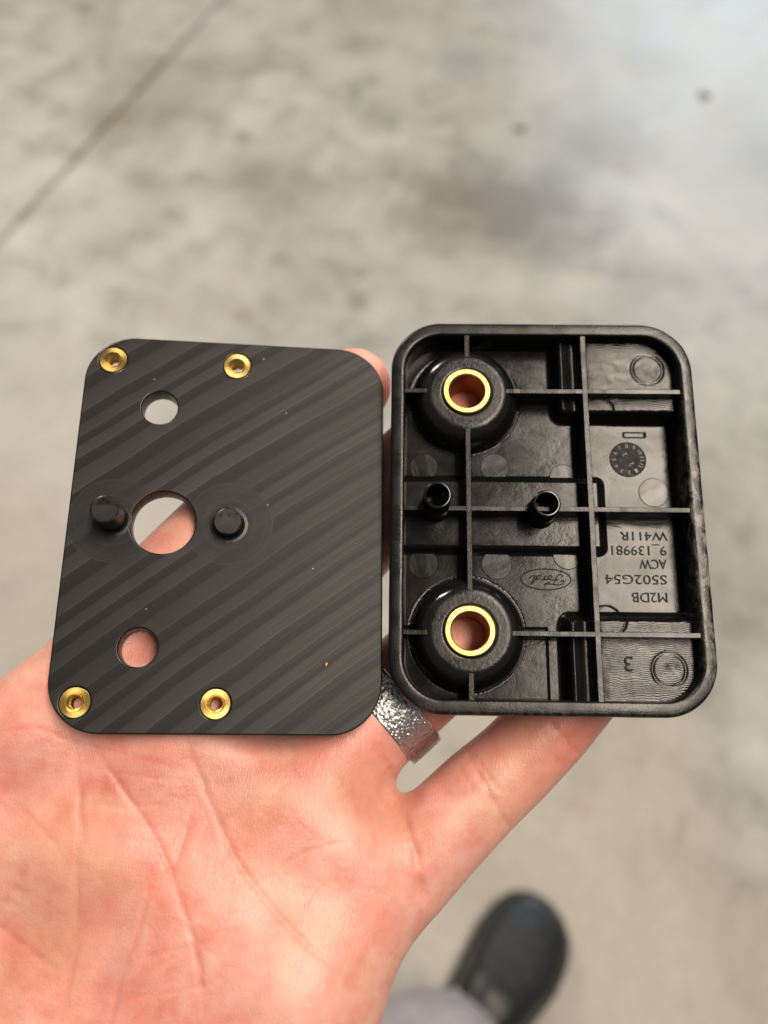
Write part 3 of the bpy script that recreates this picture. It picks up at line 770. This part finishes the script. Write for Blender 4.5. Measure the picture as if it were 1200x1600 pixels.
def surface_nets(F):
    s = F < 0
    c = [s[a_:s.shape[0] - 1 + a_, b_:s.shape[1] - 1 + b_, d_:s.shape[2] - 1 + d_] for a_ in (0, 1) for b_ in (0, 1) for d_ in (0, 1)]
    anyc = c[0].copy(); allc = c[0].copy()
    for q_ in c[1:]: anyc |= q_; allc &= q_
    act = anyc & ~allc
    ids = -np.ones(act.shape, np.int32); idx3 = np.argwhere(act); ids[act] = np.arange(len(idx3))
    off = [(0, 0, 0), (0, 0, 1), (0, 1, 0), (0, 1, 1), (1, 0, 0), (1, 0, 1), (1, 1, 0), (1, 1, 1)]
    val = np.stack([F[idx3[:, 0] + o[0], idx3[:, 1] + o[1], idx3[:, 2] + o[2]] for o in off], 1)
    acc = np.zeros((len(idx3), 3)); cnt = np.zeros(len(idx3))
    for i in range(8):
        for j in range(i + 1, 8):
            if sum(abs(off[i][k] - off[j][k]) for k in range(3)) != 1: continue
            a_, b_ = val[:, i], val[:, j]; m_ = (a_ < 0) != (b_ < 0)
            t = np.where(m_, a_ / np.where(m_, a_ - b_, 1), 0)
            pos = np.array(off[i])[None] + t[:, None] * (np.array(off[j]) - np.array(off[i]))[None]
            acc[m_] += pos[m_]; cnt[m_] += 1
    V_ = lo + (idx3 + acc / cnt[:, None]) * VOX
    quads = []
    for ax in range(3):
        sl0 = [slice(None)] * 3; sl1 = [slice(None)] * 3; sl0[ax] = slice(0, -1); sl1[ax] = slice(1, None)
        ch = s[tuple(sl0)] != s[tuple(sl1)]
        E = np.argwhere(ch); u, v_ = (ax + 1) % 3, (ax + 2) % 3
        ok = (E[:, u] > 0) & (E[:, v_] > 0) & (E[:, u] < s.shape[u] - 1) & (E[:, v_] < s.shape[v_] - 1); E = E[ok]
        ins = s[E[:, 0], E[:, 1], E[:, 2]]
        def cell(du, dv):
            C = E.copy(); C[:, u] -= du; C[:, v_] -= dv; return ids[C[:, 0], C[:, 1], C[:, 2]]
        Q = np.stack([cell(1, 1), cell(0, 1), cell(0, 0), cell(1, 0)], 1)
        Q[~ins] = Q[~ins][:, ::-1]; quads.append(Q)
    return V_, np.concatenate(quads)
HV, HQ = surface_nets(FH); del FH
# light smoothing of the net
def relax(V_, Q, it, lam):
    n_ = len(V_)
    e = np.concatenate([Q[:, [0, 1]], Q[:, [1, 2]], Q[:, [2, 3]], Q[:, [3, 0]]]); e = np.concatenate([e, e[:, ::-1]])
    deg = np.bincount(e[:, 0], minlength=n_).astype(float)
    for _ in range(it):
        S_ = np.stack([np.bincount(e[:, 0], V_[e[:, 1], k], n_) for k in range(3)], 1) / deg[:, None]
        V_ = V_ + lam * (S_ - V_)
    return V_
HV = relax(HV, HQ, 7, 0.5)
# one round of Catmull-Clark for fine creases
tmp_me = bpy.data.meshes.new('tmp'); tmp_me.from_pydata(HV.tolist(), [], HQ.tolist()); tmp_me.update()
tmp_o = bpy.data.objects.new('tmp', tmp_me); COL.objects.link(tmp_o)
md = tmp_o.modifiers.new('s', 'SUBSURF'); md.levels = 1; md.render_levels = 1
bpy.context.view_layer.update()
hand_me = bpy.data.meshes.new_from_object(tmp_o.evaluated_get(bpy.context.evaluated_depsgraph_get()))
bpy.data.objects.remove(tmp_o); bpy.data.meshes.remove(tmp_me)
nv = len(hand_me.vertices)
co = np.empty(nv * 3, np.float32); hand_me.vertices.foreach_get('co', co); co = co.reshape(-1, 3).astype(float)
nr = np.empty(nv * 3, np.float32); hand_me.vertices.foreach_get('normal', nr); nr = nr.reshape(-1, 3).astype(float)
if nr[np.argmax(co[:, 2]), 2] < 0: nr = -nr; hand_me.flip_normals()
PX = 600 + FPX * co[:, 0] / -co[:, 2]; PY = 800 - FPX * co[:, 1] / -co[:, 2]; SC = FPX / -co[:, 2]
palmar = np.clip(nr[:, 2] * 2.0, 0, 1)
VIS = np.nonzero((palmar > 0) & (PX > -120) & (PX < 1000) & (PY > 1080) & (PY < 1720))[0]
vPX, vPY, vSC = PX[VIS], PY[VIS], SC[VIS]
def poly_dist(pts, reach=60):
    pts = [np.array(p_, float) for p_ in pts]; arr = np.array(pts)
    near = (vPX > arr[:, 0].min() - reach) & (vPX < arr[:, 0].max() + reach) & (vPY > arr[:, 1].min() - reach) & (vPY < arr[:, 1].max() + reach)
    sel = np.nonzero(near)[0]; X_, Y_ = vPX[sel], vPY[sel]
    best = np.full(len(sel), 1e9); along = np.zeros(len(sel)); tot = 0
    for a_, b_ in zip(pts[:-1], pts[1:]):
        d_ = b_ - a_; l_ = np.hypot(*d_); t = np.clip(((X_ - a_[0]) * d_[0] + (Y_ - a_[1]) * d_[1]) / l_ ** 2, 0, 1)
        r = np.hypot(X_ - a_[0] - t * d_[0], Y_ - a_[1] - t * d_[1]); m_ = r < best
        best[m_] = r[m_]; along[m_] = (tot + t * l_)[m_]; tot += l_
    return VIS[sel], best / vSC[sel], along / tot
def spline(pts, n_=10):
    P_ = [np.array(p_, float) for p_ in pts]; P_ = [2 * P_[0] - P_[1]] + P_ + [2 * P_[-1] - P_[-2]]; out = []
    for i in range(1, len(P_) - 2):
        for t in np.linspace(0, 1, n_, endpoint=False):
            out.append(0.5 * (2 * P_[i] + (P_[i + 1] - P_[i - 1]) * t + (2 * P_[i - 1] - 5 * P_[i] + 4 * P_[i + 1] - P_[i + 2]) * t * t + (3 * P_[i] - P_[i - 1] - 3 * P_[i + 1] + P_[i + 2]) * t ** 3))
    out.append(P_[-2]); return out
disp = np.zeros(nv); flush = np.zeros(nv)
def crease(pts, depth, width, broad=0.0, bw=3.0, fl_=0.25):
    global disp, flush
    rr0 = random.Random(int(pts[0][0] * 7 + pts[0][1]))
    sp = spline(pts); sp = [p_ + np.array([rr0.uniform(-1.2, 1.2), rr0.uniform(-1.2, 1.2)]) for p_ in sp]
    vi, d_, t = poly_dist(sp)
    fade = np.clip(np.minimum(t, 1 - t) * 7, 0, 1) * (0.75 + 0.25 * np.sin(t * 23 + pts[0][0])) * palmar[vi]
    disp[vi] -= fade * (depth * np.exp(-(d_ / width) ** 2) + 0.45 * broad * np.exp(-(d_ / bw) ** 2))
    flush[vi] += 1.7 * fl_ * fade * np.exp(-(d_ / (width * 1.1)) ** 2)
# main lines of the palm
crease([(128, 1140), (185, 1222), (236, 1299), (262, 1350), (278, 1400), (300, 1464), (313, 1530), (322, 1610)], 0.50, 0.55, 0.55, 3.0)
crease([(288, 1140), (305, 1195), (330, 1255), (352, 1308), (380, 1360), (440, 1436), (480, 1477), (522, 1513), (560, 1550), (590, 1572)], 0.50, 0.55, 0.50, 3.0)
crease([(116, 1150), (122, 1220), (124, 1288), (119, 1360), (115, 1420), (108, 1500), (90, 1590), (75, 1650)], 0.42, 0.6, 0.60, 3.5)
crease([(130, 1270), (131, 1300), (129, 1325)], 0.25, 0.4)
crease([(310, 1235), (298, 1272), (288, 1308), (276, 1345), (262, 1366), (232, 1394), (216, 1440), (203, 1480), (186, 1535), (168, 1600), (160, 1650)], 0.45, 0.6, 0.80, 3.6)  # lower part traces the edge of a cast shadow as a crease
crease([(-20, 1440), (20, 1472), (60, 1506), (90, 1525)], 0.30, 0.5, 0.2)
crease([(40, 1350), (20, 1390), (-5, 1425)], 0.25, 0.6, 0.3)
crease([(590, 1520), (560, 1500)], 0.2, 0.4)
# hollow shaped into the palm to give the shade of a cast shadow
shade_line = spline([(276, 1345), (262, 1372), (232, 1398), (216, 1440), (203, 1480), (186, 1535), (168, 1600), (150, 1680)])
vi, d_, t = poly_dist(shade_line, 220)
fx = np.interp(PY[vi], [p_[1] for p_ in shade_line], [p_[0] for p_ in shade_line])
left = (fx - PX[vi]) / SC[vi]
disp[vi] -= np.where(left > -2.5, sst(-2.5, 5.0, left) * np.exp(-np.clip(left - 4, 0, None) / 14.0), 0) * 2.6 * np.clip((PY[vi] - 1345) / 110, 0, 1) * palmar[vi]
# minor lines
rl = random.Random(11)
for pts in ([(312, 1470), (350, 1455), (395, 1442), (430, 1437)], [(240, 1515), (275, 1495), (305, 1478), (340, 1468)], [(210, 1500), (250, 1492), (300, 1478)],
            [(185, 1568), (235, 1556), (300, 1545), (350, 1530)], [(330, 1230), (345, 1225), (362, 1218)], [(380, 1310), (400, 1290), (425, 1262)],
            [(60, 1140), (120, 1160), (200, 1180), (300, 1205)], [(0, 1145), (50, 1138), (100, 1150)], [(130, 1195), (210, 1212), (290, 1218)],
            [(430, 1365), (460, 1340), (500, 1325), (545, 1312)], [(300, 1330), (330, 1345), (350, 1350)], [(270, 1435), (330, 1490), (360, 1520)],
            [(400, 1275), (430, 1240), (455, 1220)], [(150, 1260), (200, 1262), (260, 1255)], [(20, 1250), (60, 1290), (95, 1330)], [(470, 1420), (500, 1390), (530, 1372)],
            [(640, 1465), (652, 1482), (660, 1492)], [(600, 1490), (625, 1500), (640, 1512)]):
    crease(pts, rl.uniform(0.12, 0.24), 0.38, 0.06, 1.5, 0.12)
for k in range(90):
    x, y = rl.uniform(-20, 600), rl.uniform(1150, 1600); an = rl.choice((0.5, -0.6, 1.9)) + rl.uniform(-0.4, 0.4); ln = rl.uniform(25, 80)
    crease([(x, y), (x + ln * 0.5 * math.cos(an) + rl.uniform(-4, 4), y + ln * 0.5 * math.sin(an) + rl.uniform(-4, 4)), (x + ln * math.cos(an), y + ln * math.sin(an))], rl.uniform(0.04, 0.11), 0.34, 0, 1, 0.05)
# finger creases
crease([(618, 1245), (634, 1285), (648, 1330), (658, 1380), (672, 1425)], 0.55, 0.8, 0.7, 3.0, 0.35)
crease([(628, 1290), (645, 1315), (655, 1340)], 0.25, 0.5)
crease([(722, 1160), (738, 1190), (757, 1222), (776, 1260), (800, 1300)], 0.42, 0.5, 0.45, 3.2, 0.3)
crease([(735, 1172), (752, 1195), (770, 1222), (782, 1240)], 0.30, 0.45, 0.0, 1, 0.3)
crease([(712, 1190), (728, 1215), (742, 1238)], 0.2, 0.4)
crease([(842, 1108), (868, 1138), (892, 1165), (908, 1182)], 0.35, 0.5, 0.35, 2.6, 0.25)
crease([(592, 1178), (610, 1200), (618, 1225)], 0.30, 0.6, 0.2)
for k in range(16):
    x, y = rl.uniform(680, 900), 0; y = 1290 - (x - 690) * 0.98 + rl.uniform(-50, 50); an = rl.choice((-0.75, 0.95)) + rl.uniform(-0.25, 0.25); ln = rl.uniform(20, 55)
    crease([(x, y), (x + ln * 0.5 * math.cos(an), y + ln * 0.5 * math.sin(an) + 2), (x + ln * math.cos(an), y + ln * math.sin(an))], rl.uniform(0.04, 0.1), 0.34, 0, 1, 0.05)
# soft swellings: pads at the finger roots, and flushed patches
for x, y, s_, h_, f_ in ((600, 1345, 7, 0.9, 0.30), (410, 1220, 8, 0.7, 0.25), (530, 1200, 7, 0.6, 0.35), (250, 1180, 8, 0.6, 0.20), (690, 1270, 7, 0.5, -0.20), (800, 1180, 6, 0.3, 0.45), (745, 1215, 4, 0.0, 0.40),
                         (420, 1330, 7, -0.5, 0.15), (560, 1440, 8, 0.0, 0.35), (200, 1290, 9, 0.5, 0.1), (240, 1450, 8, -0.7, 0.05), (30, 1250, 10, 0.3, 0.25), (450, 1500, 12, 0.8, -0.15),
                         (60, 1430, 9, -0.5, 0.1), (600, 600, 10, 0, 0.9), (560, 1190, 6, 0, 0.3), (620, 900, 30, 0.0, 0.25), (380, 1165, 6, 0.0, 0.3), (580, 570, 8, 0, 0.5), (870, 1140, 5, 0, 0.3)):
    w_ = np.exp(-(np.hypot(PX - x, PY - y) / SC / s_) ** 2) * palmar
    disp += h_ * w_; flush += f_ * w_
co = co + nr * disp[:, None] * 0.8
cw = cam_to_world(co)
ORG = cam_to_world(ray(300, 1350, 150))
hand_me.vertices.foreach_set('co', (cw - ORG).astype(np.float32).ravel())
att = hand_me.attributes.new('flush', 'FLOAT', 'POINT'); att.data.foreach_set('value', np.clip(flush, 0, 1).astype(np.float32))
hand_me.materials.clear(); hand_me.materials.append(M_SKIN)
hand_me.polygons.foreach_set('use_smooth', [True] * len(hand_me.polygons)); hand_me.update(); hand_me.name = 'hand'
hand = bpy.data.objects.new('hand', hand_me); COL.objects.link(hand); hand.location = ORG
tag(hand, 'open left hand, palm up, carrying the two black parts on its fingers', 'hand')

# ------------------------------------------------------------------ the hammered ring
pa, pb = ray(538, 1163, fingers['ring'][1][2]), ray(732, 988, fingers['ring'][3][2])
axis = cam_to_world(pb) - cam_to_world(pa); axis /= np.linalg.norm(axis)
cen_r = cam_to_world(ray(605, 1101, fingers['ring'][2][2] + 0.1))
ring = empty('finger_ring', Matrix.Translation(Vector(cen_r)) @ Vector(axis).to_track_quat('Z', 'Y').to_matrix().to_4x4())
tag(ring, 'wide hammered silver ring worn on the ring finger', 'ring')
ri, ro, hw_ = 10.95, 12.4, 3.8
nseg, nw = 340, 34
vv, ff = [], []
for k in range(nseg):
    a_ = 2 * math.pi * k / nseg
    for j in range(nw + 1):
        z = -hw_ + 0.35 + (2 * hw_ - 0.7) * j / nw
        r = ro + 0.12 * (1 - (z / hw_) ** 2)
        p3 = Vector((r * math.cos(a_), r * math.sin(a_), z))
        cellp = noise.voronoi(p3 * 1.25)[0]
        dent = -0.16 * max(0, 1 - cellp[0] / 0.55) - 0.05 * noise.noise(p3 * 2.5)
        e = min(1.0, (hw_ - 0.35 - abs(z)) / 0.4)
        r += dent * e
        vv.append((r * math.cos(a_) * MM, r * math.sin(a_) * MM, z * MM))
for k in range(nseg):
    k2 = (k + 1) % nseg
    for j in range(nw): ff.append((k * (nw + 1) + j, k2 * (nw + 1) + j, k2 * (nw + 1) + j + 1, k * (nw + 1) + j + 1))
mesh_obj('hammered_band', vv, ff, M_SILVER, ring)
lathe('ring_liner', [(ro + 0.02, -hw_ + 0.42), (ro - 0.05, -hw_ + 0.12), (ro - 0.35, -hw_), (ri + 0.15, -hw_), (ri, -hw_ + 0.2), (ri, hw_ - 0.2), (ri + 0.15, hw_), (ro - 0.35, hw_), (ro - 0.05, hw_ - 0.12), (ro + 0.02, hw_ - 0.42)], M_SILVER_P, ring, (0, 0, 0), 128, False, 50)

# ------------------------------------------------------------------ clog on the floor
toe, mid = floor_hit(856, 1412, 0.03), floor_hit(756, 1560, 0.05)
fd = Vector((toe.x - mid.x, toe.y - mid.y, 0)).normalized()
SL = 0.285
shoe_c = Vector((toe.x, toe.y, 0)) - fd * (SL / 2)
shoe = empty('clog', Matrix.Translation(shoe_c) @ Matrix.Rotation(math.atan2(-fd.x, fd.y), 4, 'Z'))
tag(shoe, 'black rubber clog on the concrete floor below the hand', 'shoe')
def half_w(s):   # s 0 heel .. 1 toe
    k = np.interp(s, [0, 0.03, 0.10, 0.25, 0.45, 0.62, 0.75, 0.86, 0.94, 0.985, 1.0], [0.004, 0.019, 0.032, 0.037, 0.041, 0.049, 0.0535, 0.050, 0.039, 0.022, 0.004])
    return float(k) * 0.94
def top_h(s): return float(np.interp(s, [0, 0.08, 0.25, 0.42, 0.55, 0.7, 0.85, 0.95, 1.0], [0.060, 0.062, 0.060, 0.078, 0.085, 0.072, 0.060, 0.050, 0.036]))
secs, mm_ = 48, 22
ss = [0.5 - 0.5 * math.cos(math.pi * i / secs) for i in range(secs + 1)]
vv, ff = [], []
for s in ss:
    y = (s - 0.5) * SL; w_, h_ = half_w(s), top_h(s)
    shift = 0.008 * math.sin(s * math.pi)
    for j in range(mm_ + 1):
        a_ = math.pi * j / mm_; ca, sa = math.cos(a_), math.sin(a_)
        x = shift + w_ * math.copysign(abs(ca) ** 0.75, ca); z = 0.022 + (h_ - 0.022) * sa ** 0.6
        bumpz = 0.0016 * math.sin(x * 420) * math.sin(y * 260) * (1 if s > 0.55 else 0) * sa
        vv.append((x, y, z + bumpz))
k = mm_ + 1
for i in range(secs):
    for j in range(mm_): ff.append((i * k + j, (i + 1) * k + j, (i + 1) * k + j + 1, i * k + j + 1))
mesh_obj('upper', vv, ff, M_RUBBER, shoe)
vv, ff = [], []
lay = ((0.0, 0.96), (0.004, 1.0), (0.018, 1.05), (0.025, 1.05), (0.028, 1.0))
out = [((half_w(s) + 0.003), (s - 0.5) * (SL + 0.006), 0.008 * math.sin(s * math.pi)) for s in ss]
loop = [(sh + w_, y) for w_, y, sh in out] + [(sh - w_, y) for w_, y, sh in reversed(out)]
nl = len(loop)
for z, sc in lay:
    for x, y in loop: vv.append((x * sc, y * (0.99 if sc < 1 else 1.0), z))
for i in range(len(lay) - 1):
    for j in range(nl): ff.append((i * nl + j, i * nl + (j + 1) % nl, (i + 1) * nl + (j + 1) % nl, (i + 1) * nl + j))
ff.append(tuple(range(nl))[::-1]); ff.append(tuple((len(lay) - 1) * nl + j for j in range(nl)))
mesh_obj('sole', vv, ff, M_SOLE, shoe, False)
for sx in (-1, 1):     # strap pivots
    w_ = half_w(0.47)
    rv = lathe('strap_rivet', [(0, 3.2), (5, 2.6), (7.2, 0.8), (7.4, -3)], M_RIVET, shoe, (0.008 + sx * (w_ - 0.004), (0.47 - 0.5) * SL, 0.064), 24, False)
    rv.rotation_euler = (0, sx * math.radians(48), 0)
# ------------------------------------------------------------------ trouser leg, bent at the knee below the camera
heel = shoe_c - fd * (SL * 0.25)
kn = Vector((0.018, -0.052, 0.50))
path = [(Vector((heel.x, heel.y, 0.075)), 0.072), (Vector((heel.x - 0.01, heel.y + 0.0, 0.16)), 0.068), (heel.lerp(kn, 0.55) + Vector((0, -0.02, 0.17)), 0.068), (kn + Vector((0.004, -0.012, -0.09)), 0.071), (kn, 0.073), (kn + Vector((0.004, -0.06, 0.05)), 0.077), (kn + Vector((0.01, -0.16, 0.10)), 0.083), (kn + Vector((0.02, -0.36, 0.16)), 0.095)]
P_ = [np.array([*v, r]) for v, r in path]; fine = spline(P_, 12)
vv, ff, SG = [], [], 48
for i, q_ in enumerate(fine):
    t_ = fine[min(i + 1, len(fine) - 1)][:3] - fine[max(i - 1, 0)][:3]; t_ = Vector(t_).normalized()
    u_ = t_.cross(Vector((1, 0, 0))).normalized(); w_ = t_.cross(u_)
    for k_ in range(SG):
        a_ = 2 * math.pi * k_ / SG; dirv = u_ * math.cos(a_) + w_ * math.sin(a_)
        base = Vector(q_[:3])
        r = q_[3] * (1 + 0.05 * noise.noise(Vector((math.cos(a_) * 1.5, math.sin(a_) * 1.5, i * 0.16))) + 0.02 * noise.noise(Vector((math.cos(a_) * 4, math.sin(a_) * 4, i * 0.5))))
        vv.append(base + dirv * r)
for i in range(len(fine) - 1):
    for k_ in range(SG): ff.append((i * SG + k_, i * SG + (k_ + 1) % SG, (i + 1) * SG + (k_ + 1) % SG, (i + 1) * SG + k_))
ff.append(tuple(range(SG))); ff.append(tuple((len(fine) - 1) * SG + k_ for k_ in range(SG))[::-1])
leg = mesh_obj('trouser_leg', vv, ff, M_CLOTH)
bm = bmesh.new(); bm.from_mesh(leg.data); bmesh.ops.recalc_face_normals(bm, faces=bm.faces); bm.to_mesh(leg.data); bm.free()
tag(leg, 'mauve-grey trouser leg bent at the knee above the black clog', 'trousers')

# ------------------------------------------------------------------ bits lying on the floor
def flake(name, px, py, length, width, ang, mat, label):
    f = floor_hit(px, py); vv, ff = [], []
    nL, nW = 8, 4
    for i in range(nL + 1):
        t = i / nL; w_ = width * (math.sin(math.pi * (0.06 + 0.9 * t)) ** 0.8)
        for j in range(nW + 1):
            u_ = j / nW - 0.5
            x, y = (t - 0.5) * length, u_ * w_
            z = 0.004 + 0.9 * abs(u_) ** 2 * w_ + 0.002 * math.sin(t * 6 + u_ * 3)
            vv.append((x, y, z))
    top = len(vv); vv += [(x, y, z - 0.0012) for x, y, z in vv]
    for i in range(nL):
        for j in range(nW):
            a_, b_, c_, d_ = i * (nW + 1) + j, (i + 1) * (nW + 1) + j, (i + 1) * (nW + 1) + j + 1, i * (nW + 1) + j + 1
            ff.append((a_, b_, c_, d_)); ff.append((top + d_, top + c_, top + b_, top + a_))
    o = mesh_obj(name, vv, ff, mat); zmin = min(v[2] for v in vv)
    o.location = (f.x, f.y, -zmin - 0.0004); o.rotation_euler = (0, 0, ang)
    tag(o, label, 'debris')
    return o
flake('dry_leaf', 1100, 150, 0.036, 0.015, math.radians(-50), M_LEAF, 'small curled brown leaf bit lying on pale clean concrete')
flake('dry_leaf', 812, 202, 0.034, 0.011, math.radians(8), M_LEAF, 'narrow dark leaf bit lying on the edge of the oily stain')
flake('wood_chip', 190, 190, 0.026, 0.014, math.radians(60), M_CHIP, 'pale tan chip lying beside the saw-cut floor joint')
